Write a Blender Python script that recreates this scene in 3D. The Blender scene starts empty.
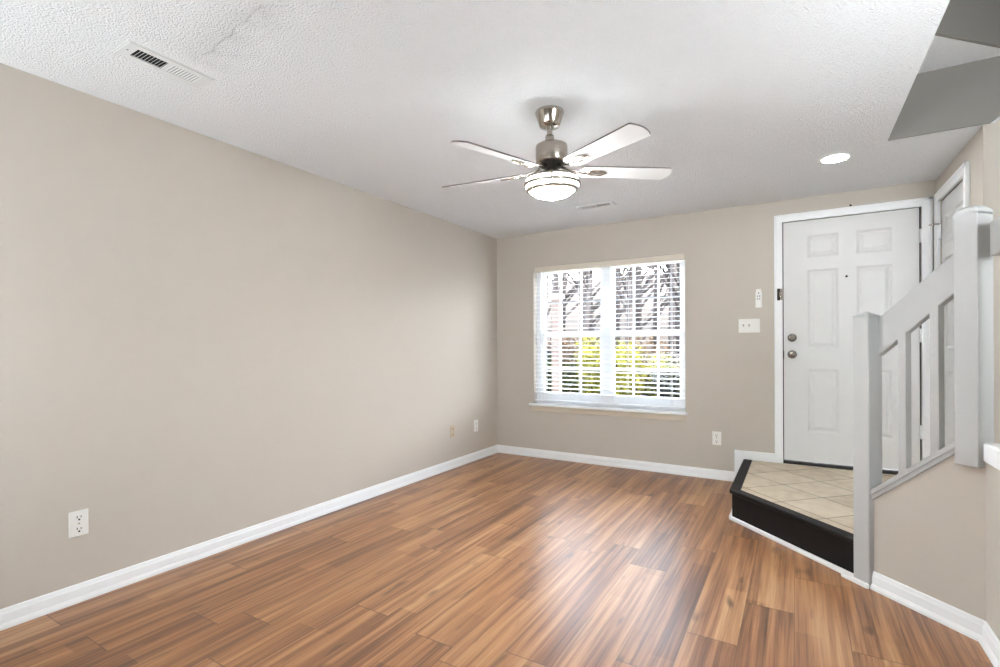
import bpy, bmesh, math, random
from mathutils import Matrix, Vector
S = bpy.context.scene
C = S.collection
random.seed(7)
PI = math.pi

# ---------------------------------------------------------------- camera
cam_d = bpy.data.cameras.new('camera')
cam = bpy.data.objects.new('camera', cam_d)
C.objects.link(cam)
cam_d.sensor_fit = 'HORIZONTAL'
cam_d.sensor_width = 36.0
cam_d.lens = 496.159 / 1000 * 36
cam_d.shift_y = (346.62 - 333.5) / 1000
cam_d.clip_start = 0.05
cam_d.clip_end = 300
cam.matrix_world = (Matrix.Translation((2.944, -4.859, 1.207)) @ Matrix.Rotation(0.53883, 4, 'Z')
                    @ Matrix.Rotation(PI / 2, 4, 'X') @ Matrix.Rotation(-0.00414, 4, 'Z'))
S.camera = cam

# ---------------------------------------------------------------- world, sun, daylight, exposure
S.view_settings.view_transform = 'Standard'
S.view_settings.look = 'None'
S.view_settings.exposure = 0.11
S.view_settings.gamma = 1.0
S.view_settings.use_curve_mapping = False

SKY_STRENGTH = 30.0
SUN_ENERGY = 40.0

w = bpy.data.worlds.new('sky')
S.world = w
w.use_nodes = True
nt = w.node_tree
nt.nodes.clear()
wo = nt.nodes.new('ShaderNodeOutputWorld')
bg = nt.nodes.new('ShaderNodeBackground')
tc = nt.nodes.new('ShaderNodeTexCoord')
sx = nt.nodes.new('ShaderNodeSeparateXYZ')
cr = nt.nodes.new('ShaderNodeValToRGB')
cr.color_ramp.elements[0].position = 0.0
cr.color_ramp.elements[0].color = (0.95, 0.97, 1.0, 1)
cr.color_ramp.elements[1].position = 0.9
cr.color_ramp.elements[1].color = (0.62, 0.76, 1.0, 1)
nt.links.new(tc.outputs['Generated'], sx.inputs[0])
nt.links.new(sx.outputs['Z'], cr.inputs[0])
nt.links.new(cr.outputs[0], bg.inputs[0])
bg.inputs[1].default_value = SKY_STRENGTH
nt.links.new(bg.outputs[0], wo.inputs[0])

def lamp(name, kind, energy, loc, direction, color=(1, 1, 1), size=None, spread=None, **kw):
    d = bpy.data.lights.new(name, kind)
    d.energy = energy
    d.color = color
    if kind == 'AREA':
        d.shape = 'RECTANGLE'
        d.size, d.size_y = size
        if spread:
            d.spread = spread
    for k, v in kw.items():
        setattr(d, k, v)
    o = bpy.data.objects.new(name, d)
    C.objects.link(o)
    o.location = loc
    o.rotation_euler = Vector(direction).to_track_quat('-Z', 'Z').to_euler()
    return o

lamp('sun', 'SUN', SUN_ENERGY, (12, 2, 12), (-0.72, 0.02, -0.69), (1.0, 0.93, 0.82), angle=math.radians(1.5))
# unseen fill lights added behind the camera, turned up at the ceiling
lamp('bounce_fill', 'AREA', 42, (0.7, -5.6, 0.8), (0.15, 0.6, 0.9), (0.84, 0.93, 1.0), size=(1.0, 1.0))
lamp('rear_fill', 'AREA', 28, (1.8, -6.8, 0.6), (0, 1, 0.7), (0.84, 0.93, 1.0), size=(3.0, 1.0))
# unseen fill lights added over the stairs and upstairs to brighten room and stairwell
lamp('stair_fill', 'AREA', 42, (4.1, -3.6, 1.72), (-0.62, 0.72, 0.42), (0.88, 0.95, 1.0), size=(0.8, 0.8))
lamp('upstairs_fill', 'AREA', 5, (4.0, -3.2, 4.7), (0, 0, -1), (0.95, 0.98, 1.0), size=(0.8, 1.6))

# ---------------------------------------------------------------- node helper and materials
class N:
    def __init__(self, name):
        self.m = bpy.data.materials.new(name)
        self.m.use_nodes = True
        self.t = self.m.node_tree
        self.t.nodes.clear()
        self.out = self.t.nodes.new('ShaderNodeOutputMaterial')

    def n(self, typ, ins=None, **props):
        nd = self.t.nodes.new('ShaderNode' + typ)
        for k, v in props.items():
            setattr(nd, k, v)
        for k, v in (ins or {}).items():
            if isinstance(v, bpy.types.NodeSocket):
                self.t.links.new(v, nd.inputs[k])
            else:
                nd.inputs[k].default_value = v
        return nd

    def math(self, op, a, b=0.0, c=None):
        ins = {0: a, 1: b}
        if c is not None:
            ins[2] = c
        return self.n('Math', ins, operation=op).outputs[0]

    def mix(self, f, a, b, blend='MIX'):
        nd = self.n('Mix', data_type='RGBA', blend_type=blend)
        for i, v in ((0, f), (6, a), (7, b)):
            if isinstance(v, bpy.types.NodeSocket):
                self.t.links.new(v, nd.inputs[i])
            else:
                nd.inputs[i].default_value = v
        return nd.outputs[2]

    def ramp(self, f, stops, interp='LINEAR'):
        nd = self.n('ValToRGB', {0: f})
        e = nd.color_ramp.elements
        nd.color_ramp.interpolation = interp
        while len(e) < len(stops):
            e.new(0.5)
        for i, (p, c) in enumerate(stops):
            e[i].position = p
            e[i].color = c if len(c) == 4 else (*c, 1)
        return nd.outputs[0]

    def surface(self, s):
        self.t.links.new(s, self.out.inputs[0])
        return self.m

def rgb(r, g, b):
    f = lambda c: (c / 255 / 12.92) if c / 255 <= 0.04045 else ((c / 255 + 0.055) / 1.055) ** 2.4
    return (f(r), f(g), f(b), 1.0)

def paint(name, col, rough=0.6, bump=0.0, bscale=250, spec=0.5, var=0.03, metal=0.0, vscale=3.0, coat=0.0):
    k = N(name)
    co = k.n('TexCoord').outputs['Object']
    nz = k.n('TexNoise', {'Vector': co, 'Scale': vscale, 'Detail': 3.0}).outputs[0]
    v = k.math('MULTIPLY_ADD', nz, 2 * var, 1 - var)
    c = k.mix(1.0, col, k.n('CombineColor', {0: v, 1: v, 2: v}).outputs[0], 'MULTIPLY')
    p = k.n('BsdfPrincipled', {'Base Color': c, 'Roughness': rough, 'Metallic': metal, 'Specular IOR Level': spec, 'Coat Weight': coat})
    if bump:
        bn = k.n('TexNoise', {'Vector': co, 'Scale': bscale, 'Detail': 2.0}).outputs[0]
        b = k.n('Bump', {'Height': bn, 'Strength': bump, 'Distance': 0.002}).outputs[0]
        k.t.links.new(b, p.inputs['Normal'])
    return k.surface(p.outputs[0])

WALL = rgb(197, 189, 178)
M = {}
M['wall'] = paint('beige_wall_paint', WALL, 0.7, 0.15, 300, 0.25, 0.015)
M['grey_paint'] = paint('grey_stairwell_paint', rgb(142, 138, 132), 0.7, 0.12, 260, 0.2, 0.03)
M['white'] = paint('white_trim_paint', rgb(245, 246, 246), 0.38, 0.05, 200, 0.45, 0.01)
M['door'] = paint('white_door_paint', rgb(217, 217, 215), 0.4, 0.05, 150, 0.45, 0.01)
M['rail'] = paint('pale_grey_rail_paint', rgb(186, 186, 184), 0.45, 0.25, 40, 0.4, 0.02)
M['black_wood'] = paint('espresso_riser_paint', rgb(17, 14, 13), 0.6, 0.1, 90, 0.25, 0.1)
M['plastic'] = paint('white_plastic', rgb(238, 237, 232), 0.35, 0, 1, 0.5, 0.01)
M['ivory'] = paint('ivory_plastic', rgb(196, 178, 150), 0.4, 0, 1, 0.5, 0.02)
M['slot'] = paint('dark_slot', rgb(40, 38, 36), 0.6, 0, 1, 0.3, 0.05)
M['grey_plastic'] = paint('grey_plastic', rgb(120, 120, 122), 0.5, 0, 1, 0.3, 0.05)
M['nickel'] = paint('brushed_nickel', rgb(186, 178, 168), 0.26, 0.05, 400, 0.5, 0.05, metal=1.0, vscale=20)
M['satin'] = paint('satin_nickel_lock', rgb(138, 131, 122), 0.25, 0, 1, 0.5, 0.05, metal=1.0)
M['chrome'] = paint('polished_nickel', rgb(196, 190, 180), 0.1, 0, 1, 0.5, 0.02, metal=1.0)
M['dark_metal'] = paint('dark_bronze_metal', rgb(52, 48, 44), 0.35, 0, 1, 0.5, 0.1, metal=0.8)
M['motor_dark'] = paint('dark_motor_base', rgb(45, 40, 36), 0.5, 0, 1, 0.4, 0.1)
M['blade'] = paint('white_fan_blade', rgb(238, 237, 236), 0.45, 0, 1, 0.4, 0.01)
M['blade_edge'] = paint('grey_blade_edge', rgb(96, 90, 86), 0.5, 0, 1, 0.4, 0.05)
M['blind'] = None
M['vent'] = paint('white_vent_enamel', rgb(226, 226, 224), 0.45, 0, 1, 0.4, 0.02)
M['duct'] = paint('dark_duct', rgb(34, 33, 32), 0.8, 0, 1, 0.2, 0.1)
M['damper'] = paint('grey_damper', rgb(120, 119, 117), 0.6, 0, 1, 0.3, 0.05)
M['brick'] = None

def emit(name, col, strength, base=(0.9, 0.88, 0.85, 1)):
    k = N(name)
    co = k.n('TexCoord').outputs['Object']
    nz = k.n('TexNoise', {'Vector': co, 'Scale': 12.0}).outputs[0]
    st = k.math('MULTIPLY_ADD', nz, 0.1 * strength, strength * 0.95)
    p = k.n('BsdfPrincipled', {'Base Color': base, 'Roughness': 0.3, 'Emission Color': col, 'Emission Strength': st})
    return k.surface(p.outputs[0])
M['bowl'] = emit('lit_frosted_glass', (0.90, 0.96, 1.0, 1), 225.0)
M['led'] = emit('lit_led_lens', (0.95, 0.97, 1.0, 1), 110.0)

SEAM = ((0.80, -3.70), (1.30, -3.77))
def ceiling_mat(name, col, seam=False):
    k = N(name)
    co = k.n('TexCoord').outputs['Object']
    v1 = k.n('TexVoronoi', {'Vector': co, 'Scale': 125.0, 'Randomness': 1.0}).outputs['Distance']
    n1 = k.n('TexNoise', {'Vector': co, 'Scale': 120.0, 'Detail': 5.0, 'Roughness': 0.65}).outputs[0]
    n2 = k.n('TexNoise', {'Vector': co, 'Scale': 1.3, 'Detail': 4.0}).outputs[0]
    h = k.math('SUBTRACT', k.math('MULTIPLY', n1, 1.6), k.math('MULTIPLY', v1, 0.8))
    v = k.math('MULTIPLY_ADD', n2, 0.08, 0.95)
    c = k.mix(1.0, col, k.n('CombineColor', {0: v, 1: v, 2: v}).outputs[0], 'MULTIPLY')
    if seam:
        # a peeled, dingy seam running from the vent toward the middle of the room
        (ax, ay), (bx, by) = SEAM
        L2 = (bx - ax) ** 2 + (by - ay) ** 2
        sp = k.n('SeparateXYZ', {0: co})
        wv = k.n('TexNoise', {'Vector': co, 'Scale': 14.0, 'Detail': 4.0}).outputs[0]
        px = k.math('ADD', k.math('SUBTRACT', sp.outputs[0], ax), k.math('MULTIPLY_ADD', wv, 0.10, -0.05))
        py = k.math('ADD', k.math('SUBTRACT', sp.outputs[1], ay), k.math('MULTIPLY_ADD', wv, -0.08, 0.04))
        tt = k.math('DIVIDE', k.math('ADD', k.math('MULTIPLY', px, bx - ax), k.math('MULTIPLY', py, by - ay)), L2)
        tt = k.math('MINIMUM', k.math('MAXIMUM', tt, 0.0), 1.0)
        dx = k.math('SUBTRACT', px, k.math('MULTIPLY', tt, bx - ax))
        dy = k.math('SUBTRACT', py, k.math('MULTIPLY', tt, by - ay))
        dd = k.math('SQRT', k.math('ADD', k.math('MULTIPLY', dx, dx), k.math('MULTIPLY', dy, dy)))
        wide = k.ramp(dd, [(0.0, (1, 1, 1)), (0.14, (0, 0, 0))])
        thin = k.ramp(dd, [(0.002, (1, 1, 1)), (0.012, (0, 0, 0))])
        c = k.mix(k.math('MULTIPLY', k.math('MULTIPLY', wide, wv), 0.36), c, rgb(170, 168, 165))
        c = k.mix(k.math('MULTIPLY', k.math('MULTIPLY', thin, wv), 0.22), c, rgb(150, 148, 146))
        h = k.math('ADD', h, k.math('MULTIPLY', thin, 0.45))
    b = k.n('Bump', {'Height': h, 'Strength': 0.85, 'Distance': 0.008}).outputs[0]
    p = k.n('BsdfPrincipled', {'Base Color': c, 'Roughness': 0.9, 'Specular IOR Level': 0.1, 'Normal': b})
    return k.surface(p.outputs[0])
M['ceiling'] = ceiling_mat('popcorn_ceiling', rgb(250, 250, 250), True)
M['soffit'] = ceiling_mat('popcorn_soffit', rgb(250, 250, 250))

def wood_floor():
    k = N('laminate_planks')
    co = k.n('TexCoord').outputs['Object']
    s = k.n('SeparateXYZ', {0: co})
    X, Y = s.outputs[0], s.outputs[1]
    PW, PL = 0.196, 1.26
    cx = k.math('DIVIDE', k.math('SUBTRACT', X, 0.187), PW)
    ci = k.math('FLOOR', cx)
    ro = k.n('TexWhiteNoise', {'W': ci}, noise_dimensions='1D').outputs[0]
    ry = k.math('ADD', k.math('DIVIDE', Y, PL), ro)
    ri = k.math('FLOOR', ry)
    pid = k.n('TexWhiteNoise', {'Vector': k.n('CombineXYZ', {0: ci, 1: ri}).outputs[0]}, noise_dimensions='2D')
    off = k.math('MULTIPLY', pid.outputs[0], 57.0)
    gx = k.math('ADD', X, off)
    vec = lambda a, b: k.n('CombineXYZ', {0: k.math('MULTIPLY', gx, a), 1: k.math('MULTIPLY', Y, b), 2: off}).outputs[0]
    # two printed strips per plank, each with its own tone and butt joints
    si = k.math('FLOOR', k.math('MULTIPLY', cx, 2.0))
    so = k.n('TexWhiteNoise', {'W': k.math('ADD', si, 31.7)}, noise_dimensions='1D').outputs[0]
    sy = k.math('ADD', k.math('DIVIDE', Y, 0.95), k.math('MULTIPLY', so, 5.0))
    sid = k.n('TexWhiteNoise', {'Vector': k.n('CombineXYZ', {0: si, 1: k.math('FLOOR', sy)}).outputs[0]}, noise_dimensions='2D')
    g0 = k.n('TexNoise', {'Vector': vec(11.0, 0.55), 'Scale': 1.0, 'Detail': 2.0, 'Roughness': 0.5}).outputs[0]
    g1 = k.n('TexNoise', {'Vector': vec(38.0, 1.1), 'Scale': 1.0, 'Detail': 3.0, 'Roughness': 0.55, 'Distortion': 0.15}).outputs[0]
    g2 = k.n('TexNoise', {'Vector': vec(140.0, 2.6), 'Scale': 1.0, 'Detail': 2.0}).outputs[0]
    g3 = k.n('TexNoise', {'Vector': vec(16.0, 4.2), 'Scale': 1.0, 'Detail': 1.0}).outputs[0]
    t = k.math('MULTIPLY_ADD', g0, 0.75, -0.375)
    t = k.math('ADD', t, k.math('MULTIPLY_ADD', g1, 0.8, -0.4))
    t = k.math('ADD', t, k.math('MULTIPLY_ADD', g2, 0.4, -0.2))
    t = k.math('ADD', t, k.math('MULTIPLY_ADD', pid.outputs[0], 0.12, -0.06))
    t = k.math('ADD', t, k.math('MULTIPLY_ADD', sid.outputs[0], 0.16, 0.42))
    c = k.ramp(t, [(0.08, rgb(60, 36, 22)), (0.28, rgb(106, 66, 40)), (0.46, rgb(148, 100, 63)), (0.62, rgb(176, 129, 87)), (0.9, rgb(204, 164, 121))])
    g4 = k.n('TexNoise', {'Vector': vec(24.0, 0.9), 'Scale': 1.0, 'Detail': 2.0, 'Distortion': 0.3}).outputs[0]
    c = k.mix(k.math('MULTIPLY', k.ramp(g4, [(0.60, (0, 0, 0)), (0.72, (1, 1, 1))]), 0.5), c, rgb(84, 52, 32))
    knot = k.ramp(g3, [(0.66, (0, 0, 0)), (0.78, (1, 1, 1))])
    c = k.mix(k.math('MULTIPLY', knot, 0.7), c, rgb(66, 42, 30))
    fx = k.math('FRACT', cx)
    fy = k.math('FRACT', ry)
    ex = k.math('MINIMUM', fx, k.math('SUBTRACT', 1.0, fx))
    ey = k.math('MINIMUM', fy, k.math('SUBTRACT', 1.0, fy))
    sm = k.math('MAXIMUM', k.math('LESS_THAN', ex, 0.008), k.math('LESS_THAN', ey, 0.0022))
    c = k.mix(k.math('MULTIPLY', sm, 0.55), c, rgb(60, 38, 26))
    rn = k.n('TexNoise', {'Vector': co, 'Scale': 9.0, 'Detail': 3.0}).outputs[0]
    rough = k.math('MULTIPLY_ADD', rn, 0.05, 0.275)
    hb = k.math('SUBTRACT', k.math('MULTIPLY', g2, 0.25), sm)
    b = k.n('Bump', {'Height': hb, 'Strength': 0.12, 'Distance': 0.001}).outputs[0]
    p = k.n('BsdfPrincipled', {'Base Color': c, 'Roughness': rough, 'Specular IOR Level': 1.0, 'Normal': b})
    return k.surface(p.outputs[0])
M['wood'] = wood_floor()

def tile_mat():
    k = N('cream_floor_tile')
    co = k.n('TexCoord').outputs['Object']
    s = k.n('SeparateXYZ', {0: co})
    T = 0.4545
    a = k.math('DIVIDE', k.math('SUBTRACT', k.math('SUBTRACT', s.outputs[0], s.outputs[1]), 3.15), T)
    b = k.math('DIVIDE', k.math('SUBTRACT', k.math('ADD', s.outputs[0], s.outputs[1]), 2.11), T)
    fa, fb = k.math('FRACT', a), k.math('FRACT', b)
    ea = k.math('MINIMUM', fa, k.math('SUBTRACT', 1.0, fa))
    eb = k.math('MINIMUM', fb, k.math('SUBTRACT', 1.0, fb))
    gr = k.math('LESS_THAN', k.math('MINIMUM', ea, eb), 0.011)
    idn = k.n('TexWhiteNoise', {'Vector': k.n('CombineXYZ', {0: k.math('FLOOR', a), 1: k.math('FLOOR', b)}).outputs[0]}, noise_dimensions='2D').outputs[0]
    n1 = k.n('TexNoise', {'Vector': co, 'Scale': 9.0, 'Detail': 5.0, 'Distortion': 0.8}).outputs[0]
    t = k.math('ADD', k.math('MULTIPLY', n1, 0.8), k.math('MULTIPLY', idn, 0.2))
    c = k.ramp(t, [(0.25, rgb(186, 168, 142)), (0.5, rgb(208, 193, 168)), (0.75, rgb(222, 209, 188))])
    c = k.mix(gr, c, rgb(140, 126, 106))
    p = k.n('BsdfPrincipled', {'Base Color': c, 'Roughness': k.math('MULTIPLY_ADD', gr, 0.4, 0.4),
                               'Normal': k.n('Bump', {'Height': gr, 'Strength': -0.3, 'Distance': 0.002}).outputs[0]})
    return k.surface(p.outputs[0])
M['tile'] = tile_mat()

def glass_mat():
    k = N('window_glass')
    fr = k.n('Fresnel', {'IOR': 1.45}).outputs[0]
    tr = k.n('BsdfTransparent', {'Color': (0.97, 0.98, 0.98, 1)}).outputs[0]
    gl = k.n('BsdfGlossy', {'Roughness': 0.02}).outputs[0]
    return k.surface(k.n('MixShader', {0: k.math('MULTIPLY', fr, 0.25), 1: tr, 2: gl}).outputs[0])
M['glass'] = glass_mat()

def blind_mat():
    k = N('white_blind_slat')
    co = k.n('TexCoord').outputs['Object']
    nz = k.n('TexNoise', {'Vector': co, 'Scale': 30.0}).outputs[0]
    c = k.ramp(nz, [(0.3, rgb(240, 240, 240)), (0.7, rgb(246, 246, 246))])
    p = k.n('BsdfPrincipled', {'Base Color': c, 'Roughness': 0.4}).outputs[0]
    tl = k.n('BsdfTranslucent', {'Color': c}).outputs[0]
    return k.surface(k.n('MixShader', {0: 0.22, 1: p, 2: tl}).outputs[0])
M['blind'] = blind_mat()
M['valance'] = paint('cream_valance', rgb(226, 217, 202), 0.45, 0, 1, 0.4, 0.01)
M['apron'] = paint('cream_apron', rgb(214, 203, 184), 0.5, 0, 1, 0.4, 0.01)

def leaf_mat(name, c1, c2, c3, tr=0.3):
    k = N(name)
    co = k.n('TexCoord').outputs['Object']
    nz = k.n('TexNoise', {'Vector': co, 'Scale': 7.0, 'Detail': 3.0}).outputs[0]
    c = k.ramp(nz, [(0.3, c1), (0.5, c2), (0.7, c3)])
    p = k.n('BsdfPrincipled', {'Base Color': c, 'Roughness': 0.8, 'Specular IOR Level': 0.08}).outputs[0]
    t = k.n('BsdfTranslucent', {'Color': c}).outputs[0]
    return k.surface(k.n('MixShader', {0: tr, 1: p, 2: t}).outputs[0])
M['leaf_yellow'] = leaf_mat('yellow_green_leaves', rgb(58, 58, 18), rgb(88, 85, 30), rgb(108, 100, 46))
M['leaf_green'] = leaf_mat('dull_green_leaves', rgb(10, 15, 5), rgb(25, 31, 10), rgb(47, 47, 21))
M['leaf_dark'] = leaf_mat('dark_evergreen_leaves', rgb(5, 6, 4), rgb(12, 14, 9), rgb(23, 22, 14))
M['leaf_tan'] = leaf_mat('tan_dry_leaves', rgb(47, 32, 22), rgb(64, 51, 39), rgb(74, 62, 47))
M['bark'] = paint('grey_bark', rgb(47, 43, 41), 0.9, 0.6, 40, 0.1, 0.25, vscale=20)
M['bark_dark'] = paint('dark_bark', rgb(19, 15, 12), 0.9, 0.6, 40, 0.1, 0.25, vscale=20)
M['concrete'] = paint('pale_bounce_concrete', rgb(222, 221, 218), 0.9, 0.2, 60, 0.2, 0.06)  # kept pale so the added slab outside bounces daylight indoors
M['outside_white'] = paint('weathered_white_paint', rgb(230, 230, 228), 0.6, 0.1, 60, 0.3, 0.05)

def ground_mat():
    k = N('leaf_littered_lawn')
    co = k.n('TexCoord').outputs['Object']
    n1 = k.n('TexNoise', {'Vector': co, 'Scale': 1.2, 'Detail': 8.0, 'Roughness': 0.7}).outputs[0]
    n2 = k.n('TexNoise', {'Vector': co, 'Scale': 25.0, 'Detail': 4.0}).outputs[0]
    t = k.math('ADD', k.math('MULTIPLY', n1, 0.6), k.math('MULTIPLY', n2, 0.4))
    c = k.ramp(t, [(0.3, rgb(17, 13, 6)), (0.5, rgb(37, 29, 20)), (0.7, rgb(47, 39, 32))])
    p = k.n('BsdfPrincipled', {'Base Color': c, 'Roughness': 0.95, 'Specular IOR Level': 0.1,
                               'Normal': k.n('Bump', {'Height': n2, 'Strength': 0.6, 'Distance': 0.03}).outputs[0]})
    return k.surface(p.outputs[0])
M['ground'] = ground_mat()

def brick_mat():
    k = N('pinkish_brick')
    co = k.n('TexCoord').outputs['Object']
    mp = k.n('Mapping', {'Vector': co, 'Rotation': (PI / 2, 0, 0)}).outputs[0]
    b = k.n('TexBrick', {'Vector': mp, 'Color1': rgb(52, 40, 33), 'Color2': rgb(47, 34, 26), 'Mortar': rgb(53, 50, 47),
                         'Scale': 1.0, 'Mortar Size': 0.008, 'Brick Width': 0.2, 'Row Height': 0.07}).outputs[0]
    p = k.n('BsdfPrincipled', {'Base Color': b, 'Roughness': 0.9})
    return k.surface(p.outputs[0])
M['brick'] = brick_mat()

# ---------------------------------------------------------------- mesh builder
class MB:
    def __init__(self):
        self.b = bmesh.new()

    def _mat(self, vs, mat):
        if mat is not None:
            bmesh.ops.transform(self.b, matrix=mat, verts=vs)

    def box(self, x0, y0, z0, x1, y1, z1, bevel=0.0, mat=None, seg=1):
        r = bmesh.ops.create_cube(self.b, size=1.0)
        vs = r['verts']
        for v in vs:
            v.co = Vector(((x0 + x1) / 2 + v.co.x * (x1 - x0), (y0 + y1) / 2 + v.co.y * (y1 - y0), (z0 + z1) / 2 + v.co.z * (z1 - z0)))
        if bevel:
            es = list({e for v in vs for e in v.link_edges})
            r = bmesh.ops.bevel(self.b, geom=es, offset=bevel, segments=seg, affect='EDGES', profile=0.5)
            vs = list({v for f in r['faces'] for v in f.verts} | {v for v in vs if v.is_valid})
        self._mat(vs, mat)
        return self

    def prism(self, pts, z0, z1, mat=None, bevel=0.0):
        """closed outline in (x, y), extruded from z0 to z1"""
        lo = [self.b.verts.new((p[0], p[1], z0)) for p in pts]
        hi = [self.b.verts.new((p[0], p[1], z1)) for p in pts]
        n = len(pts)
        fs = [self.b.faces.new(lo[::-1]), self.b.faces.new(hi)]
        for i in range(n):
            fs.append(self.b.faces.new((lo[i], lo[(i + 1) % n], hi[(i + 1) % n], hi[i])))
        vs = lo + hi
        bmesh.ops.recalc_face_normals(self.b, faces=fs)
        if bevel:
            es = list({e for v in vs for e in v.link_edges})
            r = bmesh.ops.bevel(self.b, geom=es, offset=bevel, segments=1, affect='EDGES')
            vs = list({v for f in r['faces'] for v in f.verts} | {v for v in vs if v.is_valid})
        self._mat(vs, mat)
        return self

    def lathe(self, prof, seg=40, mat=None, a0=0.0, a1=2 * PI):
        """(r, z) profile turned about z"""
        full = abs(a1 - a0 - 2 * PI) < 1e-6
        n = seg if full else seg + 1
        rings = []
        allv = []
        for r, z in prof:
            if r < 1e-6:
                v = self.b.verts.new((0, 0, z))
                rings.append([v] * n)
                allv.append(v)
            else:
                ring = [self.b.verts.new((r * math.cos(a0 + (a1 - a0) * i / seg), r * math.sin(a0 + (a1 - a0) * i / seg), z)) for i in range(n)]
                rings.append(ring)
                allv += ring
        fs = []
        for a, b in zip(rings, rings[1:]):
            for i in range(seg):
                j = (i + 1) % n
                q = [a[i], a[j], b[j], b[i]]
                u = []
                for v in q:
                    if v not in u:
                        u.append(v)
                if len(u) >= 3:
                    try:
                        fs.append(self.b.faces.new(u))
                    except ValueError:
                        pass
        for f in fs:
            f.smooth = True
        bmesh.ops.recalc_face_normals(self.b, faces=fs)
        self._mat(allv, mat)
        return self

    def tube(self, pts, r, seg=10, mat=None):
        """round bar through points; r a number or one per point"""
        pts = [Vector(p) for p in pts]
        rs = r if isinstance(r, (list, tuple)) else [r] * len(pts)
        rings = []
        for i, p in enumerate(pts):
            d = (pts[min(i + 1, len(pts) - 1)] - pts[max(i - 1, 0)]).normalized()
            a = d.orthogonal().normalized() if i == 0 else (a - d * a.dot(d)).normalized()
            bb = d.cross(a)
            rings.append([self.b.verts.new(p + (a * math.cos(2 * PI * k / seg) + bb * math.sin(2 * PI * k / seg)) * rs[i]) for k in range(seg)])
        fs = []
        for u, v in zip(rings, rings[1:]):
            for k in range(seg):
                f = self.b.faces.new((u[k], u[(k + 1) % seg], v[(k + 1) % seg], v[k]))
                f.smooth = True
                fs.append(f)
        fs.append(self.b.faces.new(rings[0][::-1]))
        fs.append(self.b.faces.new(rings[-1]))
        self._mat([v for q in rings for v in q], mat)
        return self

    def torus(self, R, r, z, seg=48, ring=8):
        rings = []
        for i in range(seg):
            a = 2 * PI * i / seg
            rings.append([self.b.verts.new(((R + r * math.cos(2 * PI * k / ring)) * math.cos(a), (R + r * math.cos(2 * PI * k / ring)) * math.sin(a), z + r * math.sin(2 * PI * k / ring))) for k in range(ring)])
        for i in range(seg):
            u, v = rings[i], rings[(i + 1) % seg]
            for k in range(ring):
                f = self.b.faces.new((u[k], v[k], v[(k + 1) % ring], u[(k + 1) % ring]))
                f.smooth = True
        return self

    def build(self, name, mat, parent=None, mat4=None, **props):
        me = bpy.data.meshes.new(name)
        if mat4 is not None:
            bmesh.ops.transform(self.b, matrix=mat4, verts=self.b.verts)
        self.b.to_mesh(me)
        self.b.free()
        mats = mat if isinstance(mat, (list, tuple)) else [mat]
        for m in mats:
            me.materials.append(m)
        o = bpy.data.objects.new(name, me)
        C.objects.link(o)
        if parent:
            o.parent = parent
        for k, v in props.items():
            o[k] = v
        return o

def thing(name, label, cat, loc, rot=(0, 0, 0), group=None):
    o = bpy.data.objects.new(name, None)
    o.empty_display_size = 0.05
    C.objects.link(o)
    o.location = loc
    o.rotation_euler = rot
    if label:
        o['label'] = label
        o['category'] = cat
    if group:
        o['group'] = group
    return o

def setting(name, label, cat, loc=(0, 0, 0), rot=(0, 0, 0)):
    o = thing(name, label, cat, loc, rot)
    o['kind'] = 'structure'
    return o

def struct(mb, name, mat, label, cat):
    return mb.build(name, mat, None, kind='structure', label=label, category=cat)

def copy_thing(o, loc, label):
    c = o.copy()
    C.objects.link(c)
    c.location = loc
    c['label'] = label
    for ch in o.children:
        d = ch.copy()
        C.objects.link(d)
        d.parent = c
        for g in ch.children:
            e = g.copy()
            C.objects.link(e)
            e.parent = d
    return c

# ---------------------------------------------------------------- room shell
H = 2.44
XR = 3.845                # entry wall with the closet door
YS = -1.08                # far edge of the stair opening
XO = 3.42                 # near edge of the stair opening
XE = 4.60                 # far stair wall
YB = -7.5                 # wall behind the camera
ZU = 4.9
CW = 1.475                # diagonal wall face: x + y = CW
XH = 3.60                 # half wall face
YC = CW - XH              # corner of the diagonal and the half wall

struct(MB().box(-0.12, YB - 0.12, -0.06, XE + 0.1, 0.12, 0.0), 'floor', M['wood'], 'warm brown wood-look plank floor of the living room', 'floor')

cb = MB()
cb.box(-0.12, YB - 0.12, H, XO, 0.12, H + 0.3)
cb.box(XO, YS, H, XE + 0.1, 0.12, H + 0.3)
cb.box(XO, YB - 0.12, H, XE + 0.1, -4.6, H + 0.3)
struct(cb, 'ceiling', M['ceiling'], 'white popcorn-textured ceiling with a stair opening on its right', 'ceiling')

struct(MB().box(-0.12, YB, 0, 0, 0.0, H), 'wall_left', M['wall'], 'long plain beige wall on the left side of the room', 'wall')

WX0, WX1, WZ0, WZ1 = 0.47, 2.052, 0.575, 2.073     # window opening
DX0, DX1, DZ0, DZ1 = 2.835, 3.760, 0.205, 2.262    # front door opening
bw = MB()
bw.box(-0.12, 0, 0, WX0, 0.12, H)
bw.box(WX0, 0, 0, WX1, 0.12, WZ0)
bw.box(WX0, 0, WZ1, WX1, 0.12, H)
bw.box(WX1, 0, 0, DX0, 0.12, H)
bw.box(DX0, 0, 0, DX1, 0.12, DZ0)
bw.box(DX0, 0, DZ1, DX1, 0.12, H)
bw.box(DX1, 0, 0, XE + 0.1, 0.12, H)
struct(bw, 'wall_back', M['wall'], 'beige wall at the far end holding the window and the front door', 'wall')

CY0, CY1, CZ1 = -0.775, -0.115, 2.255              # closet door opening
rw = MB()
rw.box(XR, CY1, 0, XR + 0.12, 0, H)
rw.box(XR, YS, 0, XR + 0.12, CY0, H)
rw.box(XR, CY0, CZ1, XR + 0.12, CY1, H)
struct(rw, 'wall_right', M['wall'], 'short beige entry wall holding the closet door, right of the front door', 'wall')

sw = MB()
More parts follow.
